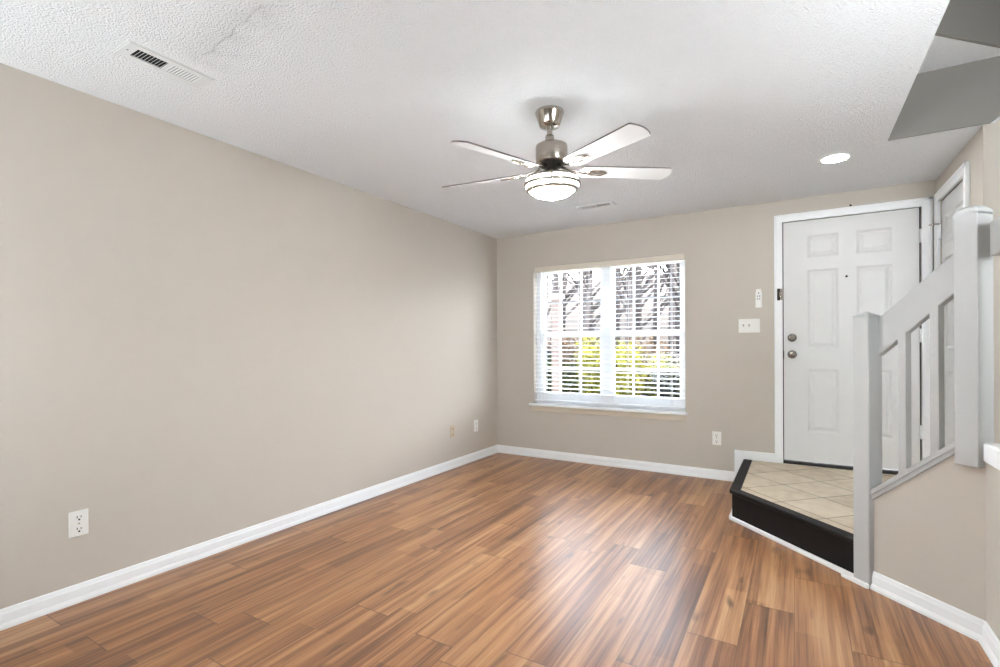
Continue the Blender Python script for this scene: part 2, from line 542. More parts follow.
# beige lower part beyond the corner, its top edge climbing to the right
m_xz = Matrix.Rotation(PI / 2, 4, 'X')      # prism (x, z) -> stands in the xz plane, depth along -y
sw.prism([(XR + 0.004, 0), (XE, 0), (XE, H + 0.57), (XR + 0.024, H - 0.02), (XR + 0.004, H - 0.02)], 0, 0.1, Matrix.Translation((0, YS + 0.094, 0)) @ m_xz)
sw.box(XE, YB, 0, XE + 0.1, YS + 0.1, H)
struct(sw, 'wall_stair', M['wall'], 'beige stair wall just past the closet wall corner', 'wall')

gu = MB()
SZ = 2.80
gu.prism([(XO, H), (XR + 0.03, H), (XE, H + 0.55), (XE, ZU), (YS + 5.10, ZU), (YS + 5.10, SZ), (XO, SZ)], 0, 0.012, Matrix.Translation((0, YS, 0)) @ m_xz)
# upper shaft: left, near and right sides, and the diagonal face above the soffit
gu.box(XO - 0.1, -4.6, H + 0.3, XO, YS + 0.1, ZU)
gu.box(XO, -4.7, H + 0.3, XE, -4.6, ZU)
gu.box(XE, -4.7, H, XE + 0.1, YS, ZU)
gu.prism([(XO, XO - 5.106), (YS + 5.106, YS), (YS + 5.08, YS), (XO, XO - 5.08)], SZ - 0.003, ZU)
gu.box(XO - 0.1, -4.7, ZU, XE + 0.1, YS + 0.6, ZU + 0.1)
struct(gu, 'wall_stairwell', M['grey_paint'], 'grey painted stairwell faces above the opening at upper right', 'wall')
sf = MB()
sf.prism([(XO, YS), (XO, XO - 5.08), (YS + 5.08, YS)], SZ, SZ + 0.06)
sf = struct(sf, 'ceiling_stairwell', M['soffit'], 'wedge of popcorn soffit up inside the stairwell opening', 'ceiling')

# rear wall
rr = MB()
rr.box(-0.12, YB - 0.12, 0, XE + 0.1, YB, H)
struct(rr, 'wall_rear', M['wall'], 'beige wall at the end of the room behind the camera', 'wall')

# half wall and diagonal knee wall, with their caps
struct(MB().box(XH, YB, 0, XH + 0.11, YC, 0.75), 'wall_half', M['wall'], 'beige half wall at the right edge, running toward the camera', 'wall')
RO = Vector((3.2, CW - 3.2, 0))                       # origin of the diagonal frame
DIAG = Matrix.Translation(RO) @ Matrix.Rotation(-PI / 4, 4, 'Z')   # x along the wall, y into it
SC = (XH - 3.2) * math.sqrt(2)
capz = lambda s: 0.496 + 0.838 * (s - 0.106)
kw = MB()
kw.prism([(0.095, 0), (SC, 0), (SC, 0.745), (0.47, capz(0.47) - 0.02), (0.095, capz(0.095) - 0.02)], -0.10, 0.0, DIAG @ m_xz)
struct(kw, 'wall_knee', M['wall'], 'beige knee wall with a sloping top between the two newel posts', 'wall')
kc = MB()
kc.prism([(0.095, capz(0.095) - 0.026), (0.49, capz(0.49) - 0.026), (0.49, capz(0.49)), (0.095, capz(0.095))], -0.115, 0.02, DIAG @ m_xz)
kc.prism([(0.095, capz(0.095) - 0.05), (0.49, capz(0.49) - 0.05), (0.49, capz(0.49) - 0.026), (0.095, capz(0.095) - 0.026)], 0.0, 0.012, DIAG @ m_xz)
struct(kc, 'trim_1', M['rail'], 'pale grey sloping cap board on the knee wall', 'trim')
hc = MB()
hc.box(XH - 0.022, YB, 0.742, XH + 0.132, YC - 0.06, 0.82, 0.006)
struct(hc, 'trim_2', M['white'], 'white cap board along the top of the half wall', 'trim')

# ---------------------------------------------------------------- baseboards (profile swept along straight runs)
def base_run(mb, p0, p1, nrm, h=0.086, t=0.011, shoe=0.018, e0=0.0, e1=0.0, z=0.0):
    """baseboard with a shoe moulding from p0 to p1 on the wall's face; nrm points into the room"""
    p0, p1, nrm = Vector((*p0, z)), Vector((*p1, z)), Vector((*nrm, 0)).normalized()
    d = (p1 - p0).normalized()
    prof = [(0, 0), (shoe, 0), (shoe, 0.012), (t + 0.003, 0.024), (t, 0.026), (t, h - 0.022), (t - 0.003, h - 0.016), (t - 0.005, h - 0.004), (t - 0.008, h), (0, h)]
    rows = []
    for (p, sgn, e) in ((p0, -1, e0), (p1, 1, e1)):
        rows.append([mb.b.verts.new(p + nrm * a + Vector((0, 0, b)) + d * (sgn * e * a)) for a, b in prof])
    n = len(prof)
    fs = [mb.b.faces.new(rows[0]), mb.b.faces.new(rows[1][::-1])]
    for i in range(n):
        fs.append(mb.b.faces.new((rows[0][i], rows[1][i], rows[1][(i + 1) % n], rows[0][(i + 1) % n])))
    bmesh.ops.recalc_face_normals(mb.b, faces=fs)

b = MB()
base_run(b, (0, YB), (0, 0), (1, 0), e1=-1)
struct(b, 'baseboard_left', M['white'], 'white baseboard along the long left wall', 'baseboard')
b = MB()
base_run(b, (0, 0), (2.466, 0), (0, -1), e0=-1)
b.box(2.466, -0.014, 0, 2.556, 0, 0.282, 0.003)
b.box(2.53, -0.013, 0.2, 2.781, 0, 0.282, 0.003)
struct(b, 'baseboard_back', M['white'], 'white baseboard under the window, stepping up beside the entry landing', 'baseboard')
b = MB()
t8 = math.tan(PI / 8)
q0 = RO + Vector((0.0705, -0.0705, 0))
base_run(b, (q0.x, q0.y), (XH, YC), (-1, -1), t=0.014, shoe=0.026, e1=t8)
base_run(b, (XH, YC), (XH, YB), (-1, 0), t=0.014, shoe=0.026, e0=t8)
struct(b, 'baseboard_right', M['white'], 'white baseboard along the knee wall and half wall at lower right', 'baseboard')

# ---------------------------------------------------------------- entry landing
ZL = 0.205
RX = 2.556
d0 = (RX, CW - RX)
d1 = (RO.x + 0.03, RO.y - 0.03)
land = MB()
land.prism([(RX + 0.012, 0), (RX + 0.012, CW - RX + 0.005), (d1[0] + 0.01, d1[1] + 0.01), (XR, d1[1] + (XR - d1[0])), (XR, 0)], 0, ZL)
struct(land, 'floor_entry', M['tile'], 'raised entry landing of cream tiles laid diagonally before the front door', 'floor')
rs = MB()
rs.prism([(RX, 0), d0, d1, (d1[0] + 0.012, d1[1] + 0.012), (RX + 0.014, d0[1] + 0.006), (RX + 0.014, 0)], 0.0, ZL - 0.005)
struct(rs, 'trim_3', M['black_wood'], 'black riser boards on the front of the entry landing', 'trim')
ns = MB()
ov, iw = 0.016, 0.052
o0 = (RX - ov, CW - RX - ov * t8)
i0 = (RX + iw, CW - RX + iw * t8)
ns.prism([(RX - ov, -0.016), o0, (d1[0] - ov * 0.707, d1[1] - ov * 0.707), (d1[0] + iw * 0.707, d1[1] + iw * 0.707), i0, (RX + iw, -0.016)], ZL - 0.022, ZL + 0.006, bevel=0.005)
struct(ns, 'trim_4', M['black_wood'], 'dark nosing board edging the entry landing', 'trim')
sm = MB()
k = 0.02
sm.prism([(RX - k, -0.02), (RX - k, CW - RX - k * t8), (d1[0] - k * 0.707, d1[1] - k * 0.707), d1, d0, (RX, -0.02)], 0.0, 0.028, bevel=0.006)
sm.box(-0.045, -0.047, 0.0, 0.103, -0.03, 0.026, 0.005, DIAG)
struct(sm, 'trim_5', M['white'], 'thin white shoe moulding at the foot of the black riser', 'trim')
# two winder steps hidden behind the knee wall
st = MB()
for i, a in enumerate((0.02, 0.26)):
    st.prism([(a, 0.11), (SC + 0.5 if i else 0.26, 0.11), (SC + 0.5 if i else 0.26, 0.55), (a, 0.55)], 0.0, ZL + 0.19 * (i + 1) - 0.12 * i, DIAG)
struct(st, 'floor_stairs', M['wood'], 'first stair steps tucked behind the knee wall', 'stairs')

# ---------------------------------------------------------------- stair railing
rl = thing('stair_railing', 'pale grey wooden stair railing with two newel posts beside the front door', 'railing', RO, (0, 0, -PI / 4))
tilt = 0.8
nw = MB()
nw.box(0.013, -0.03, 0.0, 0.098, 0.06, 1.352, 0.004)
# low hipped top
for _ in (0,):
    v = [nw.b.verts.new(c) for c in ((0.013, -0.03, 1.352), (0.098, -0.03, 1.352), (0.098, 0.06, 1.352), (0.013, 0.06, 1.352), (0.0555, 0.0125, 1.378))]
    for i in range(4):
        nw.b.faces.new((v[i], v[(i + 1) % 4], v[4]))
nw.build('newel_post', M['rail'], rl)
nb = MB()
x0, x1, y0, y1 = 0.475, 0.562, -0.035, 0.055
nb.box(x0, y0, 0.706, x1, y1, 1.752, 0.003)
# gently domed cap
G = 8
grid = [[nb.b.verts.new((x0 + (x1 - x0) * i / G, y0 + (y1 - y0) * j / G, 1.752 + 0.03 * (1 - (2 * i / G - 1) ** 2) ** 0.7 * 0.5 + 0.03 * (1 - (2 * j / G - 1) ** 2) ** 0.7 * 0.5)) for j in range(G + 1)] for i in range(G + 1)]
for i in range(G):
    for j in range(G):
        f = nb.b.faces.new((grid[i][j], grid[i + 1][j], grid[i + 1][j + 1], grid[i][j + 1]))
        f.smooth = True
for e in ([grid[i][0] for i in range(G + 1)], [grid[i][G] for i in range(G + 1)], [grid[0][i] for i in range(G + 1)], [grid[G][i] for i in range(G + 1)]):
    nb.b.faces.new([nb.b.verts.new((e[0].co.x, e[0].co.y, 1.74)), *e, nb.b.verts.new((e[-1].co.x, e[-1].co.y, 1.74))])
bmesh.ops.recalc_face_normals(nb.b, faces=nb.b.faces)
nb.build('newel_post', M['rail'], rl, label='taller newel post with a rounded top')
rt = lambda s: 1.360 + 0.787 * (s - 0.122)
rbm = lambda s: 1.163 + 0.82 * (s - 0.106)
MB().prism([(0.094, rbm(0.094)), (0.49, rbm(0.49)), (0.49, rt(0.49)), (0.094, rt(0.094))], -0.073, -0.035, m_xz, bevel=0.003).build('handrail', M['rail'], rl)
for s in (0.191, 0.333):
    MB().prism([(s, capz(s) - 0.002), (s + 0.037, capz(s + 0.037) - 0.002), (s + 0.037, rbm(s + 0.037) + 0.03), (s, rbm(s) + 0.03)], -0.071, -0.0345, m_xz, bevel=0.002).build('baluster', M['rail'], rl)
inv = DIAG.inverted()
gx0 = XH + 0.01
MB().box(gx0, YB + 0.05, 1.56, gx0 + 0.04, YC - 0.02, 1.70, 0.004).build('guard_rail', M['rail'], rl, inv)
for i in range(8):
    yb = YC - 0.165 - 0.42 * i
    MB().box(gx0 + 0.012, yb - 0.14, 0.82, gx0 + 0.03, yb, 1.60, 0.002).build('baluster', M['rail'], rl, inv)

# ---------------------------------------------------------------- panelled doors
def panel_slab(w, h, t, panels):
    """door slab in the xz plane, face toward -y at y = 0, with raised-and-fielded panels"""
    mb = MB()
    B = mb.b
    xs = sorted({0, w} | {p[0] for p in panels} | {p[2] for p in panels})
    zs = sorted({0, h} | {p[1] for p in panels} | {p[3] for p in panels})
    V = {}
    def vv(x, y, z):
        kk = (round(x, 5), round(y, 5), round(z, 5))
        if kk not in V:
            V[kk] = B.verts.new(kk)
        return V[kk]
    for i in range(len(xs) - 1):
        for j in range(len(zs) - 1):
            a, b_, c, d = xs[i], zs[j], xs[i + 1], zs[j + 1]
            if any(p[0] <= a and c <= p[2] and p[1] <= b_ and d <= p[3] for p in panels):
                continue
            B.faces.new((vv(a, 0, b_), vv(c, 0, b_), vv(c, 0, d), vv(a, 0, d)))
    for p in panels:
        a, b_, c, d = p
        rings = []
        for ins, dep in ((0, 0), (0.006, 0.004), (0.016, 0.011), (0.024, 0.011), (0.046, 0.003)):
            rings.append([vv(a + ins, dep, b_ + ins), vv(c - ins, dep, b_ + ins), vv(c - ins, dep, d - ins), vv(a + ins, dep, d - ins)])
        for r0, r1 in zip(rings, rings[1:]):
            for q in range(4):
                B.faces.new((r0[q], r0[(q + 1) % 4], r1[(q + 1) % 4], r1[q]))
        B.faces.new(rings[-1])
    # sides and back
    k0 = [B.verts.new(c) for c in ((0, 0, 0), (w, 0, 0), (w, 0, h), (0, 0, h))]
    k1 = [B.verts.new(c) for c in ((0, t, 0), (w, t, 0), (w, t, h), (0, t, h))]
    for q in range(4):
        B.faces.new((k0[q], k1[q], k1[(q + 1) % 4], k0[(q + 1) % 4]))
    B.faces.new(k1[::-1])
    return mb

def hinge(parent, x, z, y=-0.006):
    h = MB()
    h.tube([(x, y, z - 0.052), (x, y, z + 0.052)], 0.0085, 12)
    h.box(x - 0.002, y - 0.001, z - 0.05, x + 0.02, y + 0.006, z + 0.05)
    return h.build('hinge', M['white'], parent)

def casing(name, parent, x0, x1, z0, z1, wd, y=-0.018, mat=None):
    """three-sided moulded casing, inner edge x0..x1, top z1"""
    c = MB()
    for (a, b_) in ((x0 - wd, x0), (x1, x1 + wd)):
        c.box(a, y, z0, b_, 0, z1 + wd, 0.004)
    c.box(x0 - wd + 0.002, y - 0.0005, z1, x1 + wd - 0.002, 0, z1 + wd, 0.004)
    # raised outer bead
    for (a, b_) in ((x0 - wd, x0 - wd + 0.02), (x1 + wd - 0.02, x1 + wd)):
        c.box(a, y - 0.005, z0, b_, y + 0.004, z1 + wd, 0.002)
    c.box(x0 - wd, y - 0.005, z1 + wd - 0.02, x1 + wd, y + 0.004, z1 + wd, 0.002)
    return c.build(name, mat or M['white'], parent)

SX0, SX1, SZ0, SZ1 = 2.850, 3.745, 0.238, 2.248
d = setting('door_1', 'white six-panel front door with two round locks on its left side', 'door', (0, 0, 0))
sl = panel_slab(SX1 - SX0, SZ1 - SZ0, 0.04, [
    (3.022 - SX0, 0.485 - SZ0, 3.238 - SX0, 1.010 - SZ0), (3.357 - SX0, 0.485 - SZ0, 3.583 - SX0, 1.010 - SZ0),
    (3.022 - SX0, 1.182 - SZ0, 3.238 - SX0, 1.836 - SZ0), (3.357 - SX0, 1.182 - SZ0, 3.583 - SX0, 1.836 - SZ0),
    (3.022 - SX0, 1.936 - SZ0, 3.238 - SX0, 2.122 - SZ0), (3.357 - SX0, 1.936 - SZ0, 3.583 - SX0, 2.122 - SZ0)])
sl.build('door_panel', M['door'], d, Matrix.Translation((SX0, 0.004, SZ0)))
casing('casing', d, 2.843, 3.757, ZL, 2.252, 0.062)
jb = MB()
jb.box(2.837, 0.046, ZL, 2.855, 0.115, DZ1 - 0.002)
jb.box(3.742, 0.046, ZL, 3.758, 0.115, DZ1 - 0.002)
jb.box(2.837, 0.046, 2.24, 3.758, 0.115, DZ1 - 0.002)
jb.build('jamb', M['slot'], d, label='dark gap around the door')
MB().box(DX0 + 0.005, -0.004, ZL, DX1 - 0.005, 0.1, ZL + 0.026, 0.003).build('threshold', M['slot'], d, label='dark threshold strip')
for (nm, zz, lb) in (('deadbolt', 1.271, 'round nickel deadbolt rosette with thumb turn'), ('door_knob', 1.130, 'round nickel knob')):
    kb = MB()
    mm = Matrix.Translation((2.912, 0.004, zz)) @ Matrix.Rotation(PI / 2, 4, 'X')
    if nm == 'deadbolt':
        kb.lathe([(0, 0), (0.034, 0), (0.034, 0.006), (0.028, 0.014), (0.012, 0.016), (0, 0.016)], 28, mm)
        kb.box(-0.005, -0.018, 0.014, 0.005, 0.018, 0.03, 0.002, mm)
    else:
        kb.lathe([(0, 0), (0.035, 0), (0.035, 0.005), (0.02, 0.01), (0.013, 0.016), (0.012, 0.03), (0.022, 0.036), (0.029, 0.047), (0.028, 0.06), (0.018, 0.066), (0, 0.067)], 28, mm)
    kb.build(nm, M['satin'], d, label=lb)
MB().lathe([(0, 0), (0.009, 0), (0.009, 0.004), (0.005, 0.005), (0, 0.004)], 16, Matrix.Translation((3.291, 0.004, 1.762)) @ Matrix.Rotation(PI / 2, 4, 'X')).build('peephole', M['dark_metal'], d, label='small dark peephole')
MB().box(2.842, -0.002, 1.095, 2.853, 0.006, 1.165).build('strike_plate', M['dark_metal'], d)
lt = MB()
lt.box(2.803, -0.03, 1.590, 2.826, -0.017, 1.690, 0.003)
lt.build('flip_latch', M['dark_metal'], d, label='dark flip latch on the casing')
lt = MB()
lt.box(2.828, -0.034, 1.594, 2.848, -0.014, 1.686, 0.004)
lt.box(2.820, -0.040, 1.62, 2.832, -0.026, 1.66, 0.003)
lt.build('latch_bar', M['nickel'], d)
for z in (2.033, 1.278, 0.546):
    hinge(d, 3.752, z, -0.004)

# closet door on the right entry wall (its own frame: x runs along +y from the near jamb, face toward -x)
cm = Matrix.Translation((XR, 0, 0)) @ Matrix(((0, 1, 0, 0), (-1, 0, 0, 0), (0, 0, 1, 0), (0, 0, 0, 1)))   # local (x, y) -> world (y, -x)
d = setting('door_2', 'white panelled closet door on the right wall behind the tall newel post', 'door', (XR, 0, 0), (0, 0, -PI / 2))
w_, h_ = 0.645, 2.02
c0 = 0.125
sl = panel_slab(w_, h_, 0.035, [(0.09, 0.24, 0.285, 0.80), (0.36, 0.24, 0.555, 0.80), (0.09, 0.96, 0.285, 1.60), (0.36, 0.96, 0.555, 1.60), (0.09, 1.70, 0.285, 1.90), (0.36, 1.70, 0.555, 1.90)])
sl.build('door_panel', M['door'], d, Matrix.Translation((c0, 0.006, 0.225)))
casing('casing', d, 0.118, 0.775, ZL, 2.250, 0.066, y=-0.020)
j = MB()
j.box(0.115, 0.045, ZL, 0.13, 0.11, 2.252)
j.box(0.76, 0.045, ZL, 0.774, 0.11, 2.252)
j.box(0.115, 0.045, 2.24, 0.774, 0.11, 2.252)
j.build('jamb', M['slot'], d)
hinge(d, 0.121, 2.03)
hinge(d, 0.121, 0.50)
hs = MB()
hs.tube([(0.122, -0.008, 2.085), (0.110, -0.040, 2.088), (0.100, -0.062, 2.088)], 0.004, 8)
hs.tube([(0.122, -0.008, 2.085), (0.135, -0.045, 2.086)], 0.006, 8)
hs.build('door_stop', M['nickel'], d, label='hinge pin door stop')

# tiny dark nail above the front door casing
MB().lathe([(0, 0), (0.003, 0), (0.003, 0.012), (0.008, 0.013), (0.008, 0.016), (0, 0.017)], 12, Matrix.Translation((3.318, 0, 2.325)) @ Matrix.Rotation(PI / 2, 4, 'X')).build(
    'nail', M['dark_metal'], None, label='tiny dark nail in the wall just above the front door casing', category='nail')

# ---------------------------------------------------------------- window
wn = setting('window_1', 'white twin double-hung window with muntins behind the blind', 'window', (0, 0, 0))
FY0, FY1 = 0.075, 0.135
f = MB()
f.box(WX0, FY0, WZ0, WX0 + 0.055, FY1, WZ1)
f.box(WX1 - 0.03, FY0, WZ0, WX1, FY1, WZ1)
for (a_, c_) in ((WX0 + 0.055, 1.232), (1.312, WX1 - 0.03)):
    f.box(a_, FY0, WZ0, c_, FY1, WZ0 + 0.045)
    f.box(a_, FY0, WZ1 - 0.03, c_, FY1, WZ1)
f.box(1.232, FY0, WZ0, 1.312, FY1, WZ1)
f.build('frame', M['white'], wn)
ZM = 1.338
for (a, c, bars) in ((WX0 + 0.055, 1.232, (0.745, 0.978)), (1.312, WX1 - 0.03, (1.540, 1.781))):
    for (z0, z1, yy, mz, low) in ((ZM - 0.028, WZ1 - 0.03, 0.105, 1.683, False), (WZ0 + 0.045, ZM + 0.028, 0.082, 0.965, True)):
        s = MB()
        wd = 0.036
        s.box(a, yy, z0, a + wd, yy + 0.024, z1, 0.003)
        s.box(c - wd, yy, z0, c, yy + 0.024, z1, 0.003)
        s.box(a + wd, yy, z0, c - wd, yy + 0.024, z0 + (0.085 if low else 0.056))
        s.box(a + wd, yy, z1 - (0.056 if low else 0.035), c - wd, yy + 0.024, z1)
        so = s.build('sash', M['white'], wn)
        p = MB()
        p.box(a + wd, yy + 0.010, z0 + 0.03, c - wd, yy + 0.014, z1 - 0.03)
        p.build('pane', M['glass'], so)
        mu = MB()
        for x in bars:
            mu.box(x - 0.009, yy + 0.004, z0 + 0.03, x + 0.009, yy + 0.020, z1 - 0.03)
        if low:
            mu.box(a + wd, yy + 0.005, mz - 0.009, c - wd, yy + 0.019, mz + 0.009)
        mu.build('muntin', M['white'], so)
        if not low:
            mu = MB()
            mu.box(a + wd, yy + 0.005, mz - 0.011, c - wd, yy + 0.019, mz + 0.011)
            mu.build('muntin', M['grey_plastic'], so, label='grey crossbar')
st = MB()
st.box(WX0 + 0.002, -0.001, WZ0 - 0.01, WX1 - 0.002, 0.0745, WZ0 + 0.012)
st.box(WX0 - 0.045, -0.045, WZ0 - 0.012, WX1 + 0.022, 0.0, WZ0 + 0.012, 0.005)
struct(st, 'trim_6', M['white'], 'white window stool projecting below the blind', 'trim')
ap = MB()
ap.prism([(0, WZ0 - 0.012), (-0.014, WZ0 - 0.012), (-0.014, WZ0 - 0.03), (-0.010, WZ0 - 0.066), (0, WZ0 - 0.07)], WX0 - 0.02, WX1 + 0.005,
         Matrix(((0, 0, 1, 0), (1, 0, 0, 0), (0, 1, 0, 0), (0, 0, 0, 1))))
struct(ap, 'trim_7', M['apron'], 'cream apron moulding under the window stool', 'trim')

# ---------------------------------------------------------------- blind
BY = 0.035
bl = thing('window_blind', 'white slatted blind, half open, covering the window', 'blind', (0, 0, 0))
b = MB()
b.box(WX0 + 0.006, BY - 0.03, 2.018, WX1 - 0.006, BY + 0.03, WZ1 - 0.001, 0.003)
b.build('headrail', M['valance'], bl, label='cream valance')
BX0, BX1 = WX0 + 0.012, WX1 - 0.012
b = MB()
TILT = math.radians(7)
zs = 2.0
z = 1.992
while z > 0.665:
    # gently crowned slat cross-section
    pts_t, pts_b = [], []
    for u in (-1, -0.5, 0, 0.5, 1):
        yy, zz = 0.025 * u, 0.0022 * (1 - u * u)
        y2 = yy * math.cos(TILT) - zz * math.sin(TILT)
        z2 = yy * math.sin(TILT) + zz * math.cos(TILT)
        pts_t.append((y2, z2 + 0.0013))
        pts_b.append((y2, z2 - 0.0013))
    pr = pts_t + pts_b[::-1]
    b.prism([(BY + p[0], z + p[1]) for p in pr], BX0, BX1, Matrix(((0, 0, 1, 0), (1, 0, 0, 0), (0, 1, 0, 0), (0, 0, 0, 1))))
    z -= 0.0458
b.build('slats', M['blind'], bl, kind='stuff')
b = MB()
b.box(BX0, BY - 0.025, 0.604, BX1, BY + 0.025, 0.628, 0.004)
b.build('bottom_rail', M['blind'], bl)
for x in (0.60, 0.99, 1.50, 1.92):
    b = MB()
    for yy in (BY - 0.026, BY + 0.026):
        b.tube([(x, yy, 0.61), (x, yy, 2.02)], 0.0016, 6)
    b.tube([(x + 0.008, BY, 0.61), (x + 0.008, BY, 2.02)], 0.0012, 6)
    b.build('ladder_cord', M['blind'], bl)
b = MB()
b.tube([(0.555, BY - 0.032, 2.02), (0.553, BY - 0.036, 1.25)], 0.0045, 8)
b.tube([(0.553, BY - 0.036, 1.25), (0.553, BY - 0.036, 1.14)], [0.0045, 0.007], 8)
b.build('tilt_wand', M['blind'], bl)

# ---------------------------------------------------------------- ceiling fan
FX, FYc = 1.833, -2.483
fan = thing('ceiling_fan', 'brushed nickel ceiling fan with five white blades and a lit glass bowl', 'ceiling fan', (FX, FYc, H))
Z = lambda z: z - H
ZB = 2.131
PITCH = math.radians(13.2)
_n = Vector((0.018, -0.068, 1)).normalized()
_x = Vector((1, 0, -0.018)).normalized()
_y = _n.cross(_x)
HANG = Matrix.Translation((0.010, 0.004, Z(ZB))) @ Matrix(((_x.x, _y.x, _n.x, 0), (_x.y, _y.y, _n.y, 0), (_x.z, _y.z, _n.z, 0), (0, 0, 0, 1))) @ Matrix.Translation((0, 0, -Z(ZB)))   # the fan hangs a few degrees off level
MB().lathe([(0, 0), (0.074, 0), (0.076, Z(2.434)), (0.073, Z(2.425)), (0.056, Z(2.372)), (0.050, Z(2.362)), (0.020, Z(2.358)), (0, Z(2.358))], 40).build('canopy', M['chrome'], fan)
b = MB()
b.lathe([(0.0145, Z(2.36)), (0.0145, Z(2.29))], 20)
b.lathe([(0.0145, Z(2.318)), (0.022, Z(2.314)), (0.024, Z(2.292)), (0.034, Z(2.272)), (0.036, Z(2.264))], 24)
b.build('downrod', M['nickel'], fan)
b = MB()
b.lathe([(0.0, Z(2.266)), (0.070, Z(2.266)), (0.080, Z(2.260)), (0.083, Z(2.250)), (0.083, Z(2.176)), (0.080, Z(2.170)), (0.0, Z(2.170))], 48)
mh = b.build('motor_housing', M['nickel'], fan, HANG)
MB().lathe([(0.062, Z(2.170)), (0.058, Z(2.148)), (0.03, Z(2.142)), (0.03, Z(2.11)), (0, Z(2.11))], 32).build('motor_base', M['motor_dark'], mh, HANG)

def blade_outline():
    pts = []
    r0, r1 = 0.155, 0.651
    w0, w1 = 0.050, 0.060
    pts += [(r1 - 0.012, -w1), (r1 - 0.003, -w1 * 0.96)]
    for i in range(1, 10):        # shallow arc between two small-radius corners
        a = -0.96 + 1.92 * i / 10
        pts.append((r1 - 0.003 + 0.020 * (1 - (a / 0.96) ** 2), w1 * a))
    pts += [(r1 - 0.003, w1 * 0.96), (r1 - 0.012, w1)]
    pts.append((r0 + 0.02, w0))
    for i in range(1, 6):
        a = 1 - 2 * i / 6
        pts.append((r0 - 0.006 * (1 - a * a), w0 * a))
    pts.append((r0 + 0.02, -w0))
    return pts
blade_me = None
for kk in range(5):
    ang = math.radians(-103.26 + 72 * kk)
    R = HANG @ Matrix.Translation((0, 0, Z(ZB))) @ Matrix.Rotation(ang, 4, 'Z') @ Matrix.Rotation(-PITCH, 4, 'X')
    # clockwise edge (local -y) sits high
    b = MB()
    b.prism(blade_outline(), -0.0035, 0.0035)
    b.b.faces.ensure_lookup_table()
    for f_ in b.b.faces:
        if abs(f_.normal.z) < 0.5:
            f_.material_index = 1
    bo = b.build('blade', [M['blade'], M['blade_edge']], fan, R)
    b = MB()
    # blade iron: arm from the hub and an open oval under the blade
    b.tube([(0.05, 0, 0.022), (0.10, 0, 0.006), (0.17, 0.0, -0.008), (0.20, 0, -0.009)], 0.0075, 8)
    ov_ = []
    for i in range(33):
        a = 2 * PI * i / 32
        ov_.append((0.245 + 0.052 * math.cos(a), 0.024 * math.sin(a), -0.0075))
    b.tube(ov_, 0.0058, 8)
    b.box(0.20, -0.006, -0.012, 0.29, 0.006, -0.004, 0.002)
    b.build('blade_iron', M['nickel'], bo, R)
# light kit
b = MB()
b.lathe([(0, Z(2.112)), (0.085, Z(2.110)), (0.118, Z(2.102)), (0.132, Z(2.092)), (0.1345, Z(2.084)), (0, Z(2.084))], 48)
for i in range(3):
    a = 2 * PI * i / 3 + math.radians(-66)
    b.tube([(0.04 * math.cos(a), 0.04 * math.sin(a), Z(2.12)), (0.075 * math.cos(a), 0.075 * math.sin(a), Z(2.104))], [0.008, 0.014], 10)
lk = b.build('light_fitter', M['nickel'], fan, HANG)
b = MB()
b.lathe([(0.1335, Z(2.084)), (0.1365, Z(2.068)), (0.139, Z(2.055)), (0.137, Z(2.045)), (0.126, Z(2.034)), (0.112, Z(2.018)), (0.085, Z(2.000)), (0.05, Z(1.990)), (0, Z(1.986))], 56)
bw_ = b.build('glass_bowl', M['bowl'], lk, HANG, label='glowing frosted glass bowl')
b = MB()
for (r_, z_) in ((0.140, 2.060), (0.127, 2.032)):
    b.lathe([(r_ - 0.004, Z(z_ + 0.008)), (r_ + 0.008, Z(z_ + 0.007)), (r_ + 0.008, Z(z_ - 0.006)), (r_ - 0.010, Z(z_ - 0.009))], 56)
for i in range(4):
    a = 2 * PI * i / 4 + math.radians(-66)
    b.box(-0.006, -0.003, 0, 0.006, 0.003, 0.030, 0, Matrix.Rotation(a + PI / 2, 4, 'Z') @ Matrix.Translation((0, -0.140, Z(2.066))) @ Matrix.Rotation(-0.45, 4, 'X'))
b.build('ring_frame', M['nickel'], lk, HANG)
MB().lathe([(0, Z(1.989)), (0.010, Z(1.987)), (0.010, Z(1.982)), (0.005, Z(1.976)), (0, Z(1.974))], 20).build('finial', M['bowl'], lk, HANG)

# ---------------------------------------------------------------- recessed light
rc = thing('recessed_light', 'round lit recessed downlight in the ceiling near the front door', 'ceiling light', (3.165, -0.92, H))
MB().lathe([(0.072, 0.0), (0.094, 0.0), (0.095, -0.004), (0.088, -0.009), (0.074, -0.006), (0.072, 0.0)], 48).build('trim_ring', M['plastic'], rc)
MB().lathe([(0, -0.003), (0.073, -0.003), (0.073, -0.006), (0.05, -0.0085), (0, -0.009)], 40).build('lens', M['led'], rc)

